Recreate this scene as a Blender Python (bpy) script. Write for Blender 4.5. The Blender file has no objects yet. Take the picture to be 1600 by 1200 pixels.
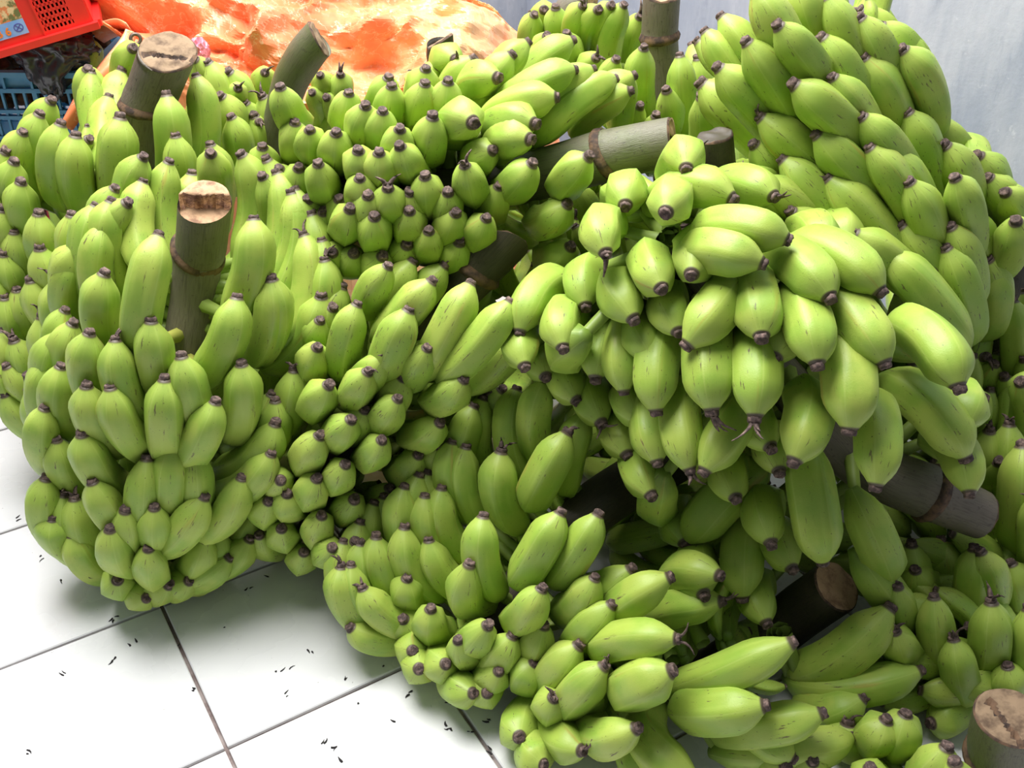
import bpy, math, random
import numpy as np
from mathutils import Vector, Matrix, noise

random.seed(7)
S = bpy.context.scene
COL = S.collection

# ------------------------------------------------------------------ camera
F_PX, PITCH, ROLL, CAM_H = 1645.0, 0.6096, 0.0064, 1.213
_fw = Vector((0, math.cos(PITCH), -math.sin(PITCH)))
_r0 = Vector((1, 0, 0)); _u0 = _r0.cross(_fw)
_r = math.cos(ROLL) * _r0 + math.sin(ROLL) * _u0
_u = -math.sin(ROLL) * _r0 + math.cos(ROLL) * _u0
CAM = Vector((0, 0, CAM_H))
cd = bpy.data.cameras.new('camera'); cam = bpy.data.objects.new('camera', cd); COL.objects.link(cam)
cd.sensor_width = 36.0; cd.lens = F_PX / 1600 * 36.0; cd.clip_start = 0.02
cam.matrix_world = Matrix(((_r.x, _u.x, -_fw.x, 0), (_r.y, _u.y, -_fw.y, 0), (_r.z, _u.z, -_fw.z, CAM_H), (0, 0, 0, 1)))
S.camera = cam

# ------------------------------------------------------------------ sky, sun, exposure
W = bpy.data.worlds.new('overcast_sky'); S.world = W; W.use_nodes = True
bg = W.node_tree.nodes['Background']
bg.inputs['Color'].default_value = (0.86, 0.93, 1.0, 1); bg.inputs['Strength'].default_value = 0.12
# daylight falling in through the open roof edge above the left of the heap
sd = bpy.data.lights.new('roof_opening', 'AREA'); so = bpy.data.objects.new('roof_opening', sd); COL.objects.link(so)
sd.shape = 'RECTANGLE'; sd.size = 1.8; sd.size_y = 1.5; sd.energy = 90; sd.color = (1.0, 0.985, 0.95)
so.location = (-0.45, 1.75, 2.55)
so.rotation_euler = (Vector((0.1, 1.2, 0.3)) - so.location).to_track_quat('-Z', 'Y').to_euler()
S.view_settings.view_transform = 'Standard'; S.view_settings.look = 'None'
S.view_settings.gamma = 1.0; S.view_settings.use_curve_mapping = False
S.view_settings.exposure = 0.8

def ray(px, py):
    return ((px - 800) / F_PX * _r - (py - 600) / F_PX * _u + _fw)
def at(px, py, Y):
    d = ray(px, py); return CAM + d * (Y / d.y)
def at_z(px, py, z):
    d = ray(px, py); return CAM + d * ((z - CAM_H) / d.z)

# ------------------------------------------------------------------ materials
class NT:
    def __init__(s, name):
        s.m = bpy.data.materials.new(name); s.m.use_nodes = True
        s.t = s.m.node_tree; s.b = s.t.nodes['Principled BSDF']
    def n(s, typ, **kw):
        nd = s.t.nodes.new(typ)
        for k, v in kw.items():
            if k.startswith('_'): setattr(nd, k[1:], v)
            else: s.inp(nd.inputs[k.replace('__', ' ')], v)
        return nd
    def inp(s, sock, v):
        if isinstance(v, bpy.types.NodeSocket): s.t.links.new(v, sock)
        else: sock.default_value = v
    def set(s, **kw):
        for k, v in kw.items(): s.inp(s.b.inputs[k.replace('__', ' ')], v)
    def math(s, op, a, b=0.0, clamp=False):
        nd = s.t.nodes.new('ShaderNodeMath'); nd.operation = op; nd.use_clamp = clamp
        s.inp(nd.inputs[0], a); s.inp(nd.inputs[1], b); return nd.outputs[0]
    def mix(s, f, a, b):
        nd = s.t.nodes.new('ShaderNodeMix'); nd.data_type = 'RGBA'
        s.inp(nd.inputs[0], f); s.inp(nd.inputs[6], a); s.inp(nd.inputs[7], b); return nd.outputs[2]
    def ramp(s, f, a, b):
        nd = s.t.nodes.new('ShaderNodeMapRange'); nd.interpolation_type = 'SMOOTHSTEP'
        s.inp(nd.inputs[0], f); nd.inputs[1].default_value = a; nd.inputs[2].default_value = b; return nd.outputs[0]
    def noise(s, vec, scale, detail=2.0, rough=0.5):
        nd = s.t.nodes.new('ShaderNodeTexNoise')
        if vec is not None: s.inp(nd.inputs['Vector'], vec)
        nd.inputs['Scale'].default_value = scale; nd.inputs['Detail'].default_value = detail
        nd.inputs['Roughness'].default_value = rough; return nd.outputs[0]
    def bump(s, h, dist, strength=1.0):
        nd = s.t.nodes.new('ShaderNodeBump'); s.inp(nd.inputs['Height'], h)
        nd.inputs['Distance'].default_value = dist; nd.inputs['Strength'].default_value = strength
        s.inp(s.b.inputs['Normal'], nd.outputs[0])

def banana_material():
    m = NT('green_banana_skin')
    uv = m.n('ShaderNodeUVMap').outputs[0]
    sep = m.n('ShaderNodeSeparateXYZ', Vector=uv); U, V = sep.outputs[0], sep.outputs[1]
    oi = m.n('ShaderNodeObjectInfo'); rnd = oi.outputs['Random']; wear = m.n('ShaderNodeSeparateColor', Color=oi.outputs['Color']).outputs[0]
    ang = m.math('MULTIPLY', V, 2 * math.pi)
    cx, sx = m.math('COSINE', ang), m.math('SINE', ang)
    off = m.math('MULTIPLY', rnd, 137.0)
    vec = m.n('ShaderNodeCombineXYZ', X=m.math('ADD', m.math('MULTIPLY', U, 6.0), off), Y=cx, Z=sx).outputs[0]
    vecl = m.n('ShaderNodeCombineXYZ', X=m.math('ADD', m.math('MULTIPLY', U, 1.6), off), Y=m.math('MULTIPLY', cx, 1.6), Z=m.math('MULTIPLY', sx, 1.6)).outputs[0]
    # base colour: fresh green to yellow green, per fruit and in soft patches
    c0 = m.mix(rnd, (0.325, 0.450, 0.064, 1), (0.415, 0.510, 0.092, 1))
    c1 = m.mix(m.ramp(m.noise(vec, 0.7, 3), 0.35, 0.7), c0, (0.275, 0.43, 0.058, 1))
    # paler along one side and near the neck
    c1 = m.mix(m.math('MULTIPLY', m.ramp(m.noise(vecl, 1.3, 1), 0.5, 0.8), 0.55), c1, (0.42, 0.56, 0.10, 1))
    c1 = m.mix(m.math('MULTIPLY', m.ramp(U, 0.80, 0.97), 0.45), c1, (0.42, 0.53, 0.11, 1))
    c1 = m.mix(m.math('MULTIPLY', m.ramp(U, 0.22, 0.0), 0.8), c1, (0.12, 0.20, 0.03, 1))
    # thin pale lines along the five ridges
    rid = m.math('COSINE', m.math('MULTIPLY', ang, 5.0))
    rl = m.math('MULTIPLY', m.ramp(rid, 0.965, 0.998), 0.28)
    c1 = m.mix(rl, c1, (0.47, 0.58, 0.14, 1))
    # small dark specks, brown scuffs and sap scars
    sp = m.ramp(m.math('ADD', m.noise(vec, 7.5, 3, 0.65), m.math('MULTIPLY', wear, 0.05)), 0.70, 0.735)
    c1 = m.mix(m.math('MULTIPLY', sp, 0.75), c1, (0.055, 0.045, 0.022, 1))
    msk = m.ramp(m.math('ADD', m.noise(vecl, 1.9, 1), m.math('MULTIPLY', wear, 0.12)), 0.56, 0.64)
    sc = m.math('MULTIPLY', m.ramp(m.noise(vecl, 6.0, 4, 0.65), 0.60, 0.66), msk)
    c1 = m.mix(m.math('MULTIPLY', sc, 0.85), c1, (0.105, 0.062, 0.040, 1))
    ye = m.math('MULTIPLY', m.ramp(m.noise(vecl, 1.1, 2), 0.62, 0.75), m.ramp(rid, 0.2, 0.95))
    c1 = m.mix(m.math('MULTIPLY', ye, 0.5), c1, (0.42, 0.30, 0.06, 1))
    # dark neck right below the blossom end
    c1 = m.mix(m.ramp(U, 0.972, 0.990), c1, (0.10, 0.075, 0.05, 1))
    m.set(Base__Color=c1, Roughness=m.math('ADD', m.math('MULTIPLY', m.noise(vec, 3.0, 2), 0.18), 0.36))
    m.b.inputs['Specular IOR Level'].default_value = 0.42
    m.bump(m.noise(vec, 16.0, 3, 0.6), 0.0006, 0.35)
    return m.m

def simple(name, col, rough=0.5, col2=None, scale=20, spec=0.5, bump=0.0, detail=4, lo=0.35, hi=0.65, bscale=None, metal=0.0):
    m = NT(name)
    co = m.n('ShaderNodeTexCoord').outputs['Object']
    if col2 is not None:
        m.set(Base__Color=m.mix(m.ramp(m.noise(co, scale, detail, 0.6), lo, hi), (*col, 1), (*col2, 1)))
    else:
        m.set(Base__Color=(*col, 1))
    m.set(Roughness=rough, Metallic=metal); m.b.inputs['Specular IOR Level'].default_value = spec
    if bump: m.bump(m.noise(co, bscale or scale, detail, 0.6), bump)
    return m.m

def stalk_material(name, a, b, dark):
    m = NT(name)
    co = m.n('ShaderNodeTexCoord').outputs['Object']
    uv = m.n('ShaderNodeUVMap').outputs[0]
    sep = m.n('ShaderNodeSeparateXYZ', Vector=uv)
    ang = m.math('MULTIPLY', sep.outputs[1], 2 * math.pi)
    fib = m.n('ShaderNodeCombineXYZ', X=m.math('MULTIPLY', sep.outputs[0], 3.0), Y=m.math('MULTIPLY', m.math('COSINE', ang), 9.0), Z=m.math('MULTIPLY', m.math('SINE', ang), 9.0)).outputs[0]
    c = m.mix(m.ramp(m.noise(co, 14, 4, 0.6), 0.35, 0.65), (*a, 1), (*b, 1))
    c = m.mix(m.math('MULTIPLY', m.ramp(m.noise(fib, 2.0, 3), 0.45, 0.75), 0.5), c, (*dark, 1))
    c = m.mix(m.math('MULTIPLY', m.ramp(m.noise(co, 110, 3, 0.7), 0.60, 0.70), 0.6), c, (*dark, 1))
    m.set(Base__Color=c, Roughness=0.5); m.bump(m.noise(fib, 4.0, 3), 0.0012, 0.6)
    return m.m

M = {}
M['banana'] = banana_material()
M['tip'] = simple('dried_blossom_end', (0.070, 0.048, 0.044), 0.75, (0.26, 0.175, 0.15), 170, 0.3, 0.0012, lo=0.4, hi=0.75)
M['stalk_grey'] = stalk_material('grey_green_stalk', (0.135, 0.122, 0.080), (0.175, 0.145, 0.115), (0.05, 0.040, 0.032))
M['stalk_green'] = stalk_material('olive_green_stalk', (0.120, 0.135, 0.055), (0.145, 0.135, 0.085), (0.055, 0.05, 0.035))
M['stalk_dark'] = stalk_material('dark_brown_stalk', (0.045, 0.038, 0.026), (0.075, 0.058, 0.042), (0.02, 0.016, 0.012))
M['cut_step'] = simple('torn_stalk_fibres', (0.30, 0.15, 0.06), 0.8, (0.12, 0.055, 0.03), 70, 0.3, 0.003)
M['ring'] = simple('stalk_node_scar', (0.17, 0.10, 0.06), 0.8, (0.05, 0.034, 0.028), 60, 0.3, 0.002)
M['cut'] = simple('raw_cut_stalk_flesh', (0.52, 0.33, 0.19), 0.7, (0.22, 0.12, 0.07), 55, 0.3, 0.002, lo=0.42, hi=0.72)
M['cut_dry'] = simple('dried_cut_stalk_flesh', (0.29, 0.20, 0.125), 0.8, (0.11, 0.07, 0.045), 45, 0.3, 0.002, lo=0.4, hi=0.7)

# ------------------------------------------------------------------ helpers
def link(name, me, parent=None, mats=(), smooth=True):
    o = bpy.data.objects.new(name, me); COL.objects.link(o)
    if parent is not None: o.parent = parent
    for mm in mats: me.materials.append(mm)
    if smooth and me.polygons:
        me.polygons.foreach_set('use_smooth', [True] * len(me.polygons))
    return o
def mesh(name, v, f):
    me = bpy.data.meshes.new(name); me.from_pydata([tuple(p) for p in v], [], f); me.update(); return me
def tag(o, label, cat, group=None, kind=None):
    if label: o['label'] = label
    if cat: o['category'] = cat
    if group: o['group'] = group
    if kind: o['kind'] = kind
    return o
def empty(name, loc):
    o = bpy.data.objects.new(name, None); COL.objects.link(o); o.location = loc; o.empty_display_size = 0.05; return o
def box_vf(cx, cy, cz, sx, sy, sz, V, Fc):
    b = len(V)
    for z in (-1, 1):
        for y in (-1, 1):
            for x in (-1, 1): V.append((cx + x * sx / 2, cy + y * sy / 2, cz + z * sz / 2))
    Fc += [tuple(b + i for i in q) for q in ((0, 2, 3, 1), (4, 5, 7, 6), (0, 1, 5, 4), (2, 6, 7, 3), (0, 4, 6, 2), (1, 3, 7, 5))]

NR, NS = 20, 19                     # around, along a banana
_ang = np.arange(NR) / NR * 2 * np.pi
_k = np.abs(((_ang / (2 * np.pi) * 5 + 0.5) % 1.0) - 0.5) / 5 * 2 * np.pi   # angle from the nearest ridge
_pent = np.cos(np.pi / 5) / np.cos(np.pi / 5 - _k)
CROSS = 0.42 + 0.58 * _pent / _pent.mean()
CROSS = CROSS / CROSS.mean()
T_ST = np.array([0, .03, .07, .12, .18, .25, .32, .40, .48, .56, .64, .71, .78, .84, .89, .93, .96, .98, 1.0])
R_ST = np.interp(T_ST, [0, .05, .10, .16, .24, .34, .50, .66, .78, .86, .92, .96, 1.0], [.32, .48, .72, .88, .97, 1.0, 1.0, 1.0, .975, .88, .66, .45, .28])
LOOP_F = [(i * NR + j, i * NR + (j + 1) % NR, (i + 1) * NR + (j + 1) % NR, (i + 1) * NR + j) for i in range(NS - 1) for j in range(NR)]
LOOP_F += [tuple(range(NR - 1, -1, -1)), tuple((NS - 1) * NR + j for j in range(NR))]
def _uvs():
    u = []
    for i in range(NS - 1):
        for j in range(NR):
            a, b, c, d = T_ST[i], T_ST[i + 1], j / NR, (j + 1) / NR
            u += [(a, c), (a, d), (b, d), (b, c)]
    u += [(0, .5)] * NR + [(1, .5)] * NR
    return np.array(u, dtype=np.float32).ravel()
UVS = _uvs()

def banana_mesh(B, C, T, rad, roll, root_at=None):
    """skin of one fruit along a quadratic bow from base B to tip T, local to B"""
    B, C, T = (np.array(p) for p in (B, C, T))
    t = T_ST[:, None]
    P = (1 - t) ** 2 * B + 2 * (1 - t) * t * C + t ** 2 * T
    D = 2 * (1 - t) * (C - B) + 2 * t * (T - C)
    D /= np.linalg.norm(D, axis=1)[:, None] + 1e-9
    nrm = np.cross(C - B, T - C); nl = np.linalg.norm(nrm)
    if nl < 1e-7: nrm = np.cross(D[0], (0.3, 0.5, 0.8)); nl = np.linalg.norm(nrm)
    nrm = nrm / nl
    A2 = np.cross(nrm[None, :], D)          # inside of the bow is +, outside is -
    a = _ang + roll
    ring = (-A2[:, None, :] * np.cos(a)[None, :, None] + nrm[None, None, :] * np.sin(a)[None, :, None])
    rr = rad * R_ST[:, None] * (1 + (CROSS[None, :] - 1) * np.clip(np.sin(np.pi * np.clip(T_ST, .02, .98)) * 1.8, 0.15, 1)[:, None])
    V = (P[:, None, :] + ring * rr[:, :, None] - B).reshape(-1, 3)
    me = bpy.data.meshes.new('banana')
    V = V.tolist(); Fc = LOOP_F; UV = UVS
    if root_at is not None:                 # the thin stem that carries it on the stalk
        q = np.array(root_at) - B; dq = np.linalg.norm(q)
        if dq > .03:
            q = q * (1 - .018 / dq); e = q / np.linalg.norm(q); sx = np.cross(e, (.31, .52, .79)); sx /= np.linalg.norm(sx); sy = np.cross(e, sx)
            Fc = list(LOOP_F); b0 = len(V); r0 = rad * .30
            for k in range(4):
                f = k / 3; c = q * f - D[0] * .012 * (1 - f) * -1
                for j in range(7):
                    a = j / 7 * 2 * math.pi; V.append((c + (sx * math.cos(a) + sy * math.sin(a)) * r0 * (1 + .5 * f * f)).tolist())
            for k in range(3):
                for j in range(7): Fc.append((b0 + k * 7 + j, b0 + k * 7 + (j + 1) % 7, b0 + k * 7 + 7 + (j + 1) % 7, b0 + k * 7 + 7 + j))
            UV = np.concatenate([UVS, np.zeros(2 * 4 * 21, dtype=np.float32)])
    me.from_pydata(V, [], Fc)
    uv = me.uv_layers.new(name='UVMap'); uv.data.foreach_set('uv', UV)
    me.update()
    return me, T - B, D[-1]

def tip_mesh(p, d, r, seed, wither):
    """blunt dried blossom end, with a dry curl of flower left on some"""
    rn = random.Random(seed)
    d = Vector(d).normalized(); x = d.orthogonal().normalized(); y = d.cross(x); p = Vector(p)
    prof = [(-0.25, .96), (0.10, 1.04), (0.50, 1.0), (0.66, .80), (0.45, .45), (0.52, .15)]
    n = 9; V = []; Fc = []
    ln = r * rn.uniform(0.9, 1.4)
    jit = [rn.uniform(.86, 1.14) for _ in range(n)]
    for k, (h, q) in enumerate(prof):
        for j in range(n):
            a = j / n * 2 * math.pi
            V.append(p + d * (h * ln * (1 + (jit[(j * 3 + 1) % n] - 1) * (1 if k > 1 else 0))) + (x * math.cos(a) + y * math.sin(a)) * r * q * jit[j])
    for k in range(len(prof) - 1):
        for j in range(n): Fc.append((k * n + j, k * n + (j + 1) % n, (k + 1) * n + (j + 1) % n, (k + 1) * n + j))
    Fc.append(tuple((len(prof) - 1) * n + j for j in range(n)))
    if wither:
        for c in range(2 if wither < 2 else 3):
            side = (x * rn.uniform(-1, 1) + y * rn.uniform(-1, 1)).normalized()
            q = p + d * ln * .6 + side * r * .5; dr = (d + side * rn.uniform(.2, .8)).normalized(); L = r * rn.uniform(1.0, 2.6) * (1 + .4 * wither)
            b = len(V); m = 5
            for k in range(m):
                s = k / (m - 1); w = r * (.42 * (1 - s) + .12)
                sx = dr.cross(side + Vector((.1, .2, .3))).normalized(); sy = dr.cross(sx)
                for j in range(4): V.append(q + (sx * (1, 0, -1, 0)[j] + sy * (0, .6, 0, -.6)[j]) * w)
                q = q + dr * (L / (m - 1)); dr = (dr + side * .45 + Vector((0, 0, rn.uniform(-.3, .15)))).normalized()
            for k in range(m - 1):
                for j in range(4): Fc.append((b + k * 4 + j, b + k * 4 + (j + 1) % 4, b + k * 4 + 4 + (j + 1) % 4, b + k * 4 + 4 + j))
            Fc.append(tuple(b + (m - 1) * 4 + j for j in range(4)))
    return mesh('blossom_tip', V, Fc)

def seg_dist(P, A, B):
    ab = B - A; s = max(0.0, min(1.0, (P - A).dot(ab) / ab.length_squared)); return (P - (A + ab * s)).length, s
def axis_t(P, A, B):
    ab = B - A; return (P - A).dot(ab) / ab.length_squared
def env_r(s, prof):
    return float(np.interp(s, [q[0] for q in prof], [q[1] for q in prof]))

def surface_point(px, py, A, B, prof, mode):
    d = ray(px, py); L = d.length; d = d / L
    tc = (((A + B) / 2) - CAM).dot(d)
    best = None; hits = []; prev = None
    for k in range(160):
        t = tc - 0.6 + k * 0.0075
        P = CAM + d * t; dist, s = seg_dist(P, A, B); g = dist - env_r(s, prof)
        if best is None or dist < best[0]: best = (dist, t)
        if prev is not None and (g < 0) != (prev < 0): hits.append(t - 0.0075 * g / (g - prev))
        prev = g
    if not hits or mode == 'm': t = best[1]
    elif mode == 'b': t = hits[-1]
    else: t = hits[0]
    return CAM + d * t

STAT = []
FRUIT = []
def place_banana(root, A, B, prof, row, P):
    tx, ty, bx, by = row[:4]; opt = row[4] if len(row) > 4 else {}
    if math.hypot(bx - tx, by - ty) < 105 and 'bs' in P or P.get('bs', 0) > 1: bx, by = tx + (bx - tx) * P['bs'], ty + (by - ty) * P['bs']
    ml = P.get('ml'); ml = ml(tx, ty) if callable(ml) else ml
    ln = math.hypot(bx - tx, by - ty)
    if ml and 10 < ln < ml: bx, by = tx + (bx - tx) * ml / ln, ty + (by - ty) * ml / ln
    seed = int(tx * 7919 + ty * 104729) & 0xffff; rn = random.Random(seed)
    L = opt.get('L', P['L']); rad = P['r'] * opt.get('w', 1.0) * rn.uniform(.91, 1.0)
    T = surface_point(tx, ty, A, B, prof, opt.get('m', P.get('m', 'f')))
    T = T + (T - CAM).normalized() * (opt.get('dz', 0.0) + (P.get('td', 0) if opt.get('m') is None else 0))
    d = ray(bx, by).normalized(); tT = (T - CAM).length
    tax = min(((CAM + d * (tT - .4 + i * .01) - A).cross((B - A).normalized()).length, tT - .4 + i * .01) for i in range(80))[1] + .02
    best = None
    for k in range(90):
        t = tT - 0.12 + k * 0.005
        Q = CAM + d * t; dist, s = seg_dist(Q, A, B)
        if opt.get('m') == 'b' and t < tax: continue
        cost = (((Q - T).length - L) / 0.035) ** 2 + (max(0, dist - P['rb']) / 0.11) ** 2 + (max(0, 0.045 - dist) / 0.012) ** 2
        if best is None or cost < best[0]: best = (cost, Q, dist)
    Q = best[1]
    if Q.z < 0.03: Q.z = 0.03
    ch = T - Q; mid = (T + Q) / 2
    ab = B - A; ax = A + ab * axis_t(mid, A, B)
    out = mid - ax; chn = ch.normalized(); out = out - chn * out.dot(chn)
    if out.length < 1e-4: out = Vector((0, 0, 1))
    out = out.normalized()
    if 'bulge' in P:
        bl = P['bulge'](tx, ty) if callable(P['bulge']) else P['bulge']
        o2 = out * P.get('ow', .45) + Vector(bl).normalized(); o2 = o2 - chn * o2.dot(chn)
        if o2.length > .05: out = o2.normalized()
    if 'bd' in opt:
        bdx, bdy = opt['bd']; o2 = (_r * bdx - _u * bdy); o2 = o2 - chn * o2.dot(chn); out = o2.normalized()
    k = opt.get('k', P['k']) * rn.uniform(.85, 1.15)
    C = mid + out * (2 * k * ch.length) + chn * (0.06 * ch.length)
    # keep fruit above the floor
    for pt in (T, C):
        if pt.z < rad * .8: pt.z = rad * .8
    FRUIT.append(dict(root=root, A=A, B=B, Q=Q, C=C, T=T, rad=rad, seed=seed, opt=opt, P=P, view=(T - CAM).normalized()))

def settle():
    """let the fruit sink or rise in the pile until every blossom end lies clear of its neighbours"""
    n = len(FRUIT); ts = np.array([.10, .22, .34, .46, .58, .70, .82, .91]); m = len(ts)
    Q, C, T = (np.array([tuple(f[k]) for f in FRUIT]) for k in 'QCT')
    view = np.array([tuple(f['view']) for f in FRUIT]); rad = np.array([f['rad'] for f in FRUIT])
    must = np.array(['dz' not in f['opt'] and 'h' not in f['opt'] for f in FRUIT])
    fw, r, u, cam_ = (np.array(tuple(v)) for v in (_fw, _r, _u, CAM))
    rs = np.interp(ts, T_ST, R_ST)
    own = np.arange(n)
    sh = np.zeros(n)
    for it in range(50):
        off = view * sh[:, None]
        t = ts[None, :, None]
        S_ = (1 - t) ** 2 * (Q + off)[:, None] + 2 * (1 - t) * t * (C + off)[:, None] + t ** 2 * (T + off)[:, None]
        Sv = S_ - cam_; sd_ = np.linalg.norm(Sv, axis=2)                       # n, m
        sdir = Sv / sd_[..., None]
        tip = T + off - cam_; td = np.linalg.norm(tip, axis=1); tdir = tip / td[:, None]
        dot = np.einsum('ik,jmk->ijm', tdir, sdir)
        lat = np.sqrt(np.clip(1 - dot ** 2, 0, None)) * sd_[None]               # sideways miss
        R = rad[None, :, None] * rs[None, None, :]
        depth = sd_[None] * dot - np.sqrt(np.clip(R ** 2 - lat ** 2, 0, None))
        need = np.where(lat < R * .95 + rad[:, None, None] * .16, td[:, None, None] - depth + .004, 0).max(axis=2)
        need[own, own] = 0; need = np.clip(need, 0, .03); need[~must] = 0
        if need.max() < .001: break
        up = need.max(axis=1); dn = need.max(axis=0)
        sh = sh - .28 * up + .28 * dn
        sh = np.clip(sh, -.075, .085)
    for f, d in zip(FRUIT, sh):
        v = f['view'] * float(d)
        for k in 'QCT': f[k] = f[k] + v
        low = f['rad'] * .8
        for k in 'QCT':
            if f[k].z < low: f[k].z = low

def build_fruit(f):
    root, A, B, Q, C, T, rad, seed, opt, P = (f[k] for k in ('root', 'A', 'B', 'Q', 'C', 'T', 'rad', 'seed', 'opt', 'P'))
    rn = random.Random(seed); ab = B - A
    axq = A + ab * min(1.0, max(-.35, axis_t(Q, A, B)))
    me, tp, td = banana_mesh(Q, C, T, rad, rn.choice((0, math.pi / 5)) + rn.uniform(-.15, .15), axq)
    o = link('banana', me, root, (M['banana'],)); o.location = Q - root.location
    o.color = (min(1, max(0, P.get('wear', .35) + rn.uniform(-.3, .3))), 0, 0, 1)
    tm = tip_mesh(tp, td, rad * 0.275, seed, opt.get('x', 1 if rn.random() < P.get('wither', .12) else 0))
    link('blossom_tip', tm, o, (M['tip'],), smooth=True)

def tube(path, radii, n=20, end_normal=None, seed=0):
    V = []; Fc = []; UV = []
    m = len(path); up = None; acc = 0
    for i, p in enumerate(path):
        d = (path[min(i + 1, m - 1)] - path[max(i - 1, 0)]).normalized()
        if up is None: up = d.orthogonal().normalized()
        up = (up - d * up.dot(d)).normalized(); x = up; y = d.cross(x)
        for j in range(n):
            a = j / n * 2 * math.pi; q = p + (x * math.cos(a) + y * math.sin(a)) * radii[i]
            if i == 0 and end_normal is not None:
                den = d.dot(end_normal)
                if abs(den) > .15: q = q - d * ((q - p).dot(end_normal) / den)
            V.append(q)
    for i in range(m - 1):
        for j in range(n): Fc.append((i * n + j, i * n + (j + 1) % n, (i + 1) * n + (j + 1) % n, (i + 1) * n + j))
    me = mesh('tube', V, Fc)
    uv = me.uv_layers.new(name='UVMap'); k = 0
    for i in range(m - 1):
        for j in range(n):
            for (a, b) in ((i, j), (i, j + 1), (i + 1, j + 1), (i + 1, j)):
                uv.data[k].uv = (a / max(1, m - 1) * 3, b / n); k += 1
    return me, V[:n]

def smooth_path(pts, rads, per=5):
    out = []; rr = []
    n = len(pts)
    for i in range(n - 1):
        p0, p1, p2, p3 = pts[max(i - 1, 0)], pts[i], pts[i + 1], pts[min(i + 2, n - 1)]
        for k in range(per):
            t = k / per
            out.append(0.5 * ((2 * p1) + (p2 - p0) * t + (2 * p0 - 5 * p1 + 4 * p2 - p3) * t * t + (3 * p1 - p0 - 3 * p2 + p3) * t ** 3))
            rr.append(rads[i] * (1 - t) + rads[i + 1] * t)
    out.append(pts[-1]); rr.append(rads[-1]); return out, rr

SS = (1.0, .95, .86, .76, .66, .56, .46, .36, .26, .16, .07)
def cut_face(rim, center, normal, split, seed):
    """rough chopped end in rings; split = ('step', tilt, where) or ('crack', tilt, where)"""
    n = len(rim); V = []; Fc = []; m = len(SS)
    for k, s in enumerate(SS):
        for j in range(n):
            d = (rim[j] - center) * s; q = center + d; r = (rim[j] - center).length
            h = 0 if k == 0 else .003 + noise.noise(q * 70 + Vector((seed, 0, 0))) * .0035
            if split and k > 0:
                val = (d.dot(_u) * math.cos(split[1]) + d.dot(_r) * math.sin(split[1])) / r - split[2] + noise.noise(q * 45) * .10
                if split[0] == 'step': h += .007 if val > 0 else -.016
                elif abs(val) < .05: h -= .009
            V.append(q + normal * h)
    for k in range(m - 1):
        for j in range(n): Fc.append((k * n + j, k * n + (j + 1) % n, (k + 1) * n + (j + 1) % n, (k + 1) * n + j))
    Fc.append(tuple((m - 1) * n + j for j in range(n)))
    me = mesh('cut_face', V, Fc)
    me.materials.append(M['cut']); me.materials.append(M['ring']); me.materials.append(M['cut_step'])
    for p in me.polygons[:n]: p.material_index = 1
    if split:
        for p in me.polygons[n:]:
            hs = [(Vector(V[i]) - center).dot(normal) - (rim[i % n] - center).dot(normal) * SS[i // n] for i in p.vertices]
            if max(hs) - min(hs) > (.014 if split[0] == 'step' else .006): p.material_index = 2 if split[0] == 'step' else 1
    return me

def make_stalk(root, st, seed):
    pts = [at(*p[:3]) for p in st['path']]; rads = [p[3] for p in st['path']]
    path, rr = smooth_path(pts, rads)
    d0 = (path[0] - path[1]).normalized()
    nrm = d0
    if 'face' in st:
        fx, fy, fz = st['face']; nrm = (d0 * st.get('fd', .5) + _r * fx + _u * fy - _fw * fz).normalized()
    me, rim = tube(path, rr, 30, nrm)
    for v in me.vertices: v.co -= root.location
    o = link('stalk', me, root, (M[st.get('mat', 'stalk_grey')],))
    cm = cut_face(rim, path[0], nrm, st.get('split', False), seed)
    for v in cm.vertices: v.co -= root.location
    cm.materials[0] = M[st.get('cut', 'cut')]
    link('cut_face', cm, o, ())
    for rp in st.get('rings', []):          # leaf scars round the stalk
        i = rp if isinstance(rp, int) else int(rp)
        c = path[i]; d = (path[i - 1] - path[i + 1]).normalized(); tl = st.get('tilt')
        if tl: d = (d + _r * tl[0] + _u * tl[1] - _fw * tl[2]).normalized()
        x = d.orthogonal().normalized(); y = d.cross(x); V = []; Fc = []; n = 28
        pr = [(-.010, .985), (-.007, 1.09), (-.002, 1.14), (.002, 1.09), (.008, .99)]
        for h, q in pr:
            for j in range(n):
                a = j / n * 2 * math.pi; w = noise.noise(Vector((math.cos(a) * 3, math.sin(a) * 3, seed + h * 100)))
                V.append(c - root.location + d * (h + w * .0015) + (x * math.cos(a) + y * math.sin(a)) * rr[i] * (q + w * .012))
        for k in range(len(pr) - 1):
            for j in range(n): Fc.append((k * n + j, k * n + (j + 1) % n, (k + 1) * n + (j + 1) % n, (k + 1) * n + j))
        link('node_ring', mesh('node_ring', V, Fc), o, (M['ring'],))
    return o

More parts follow.
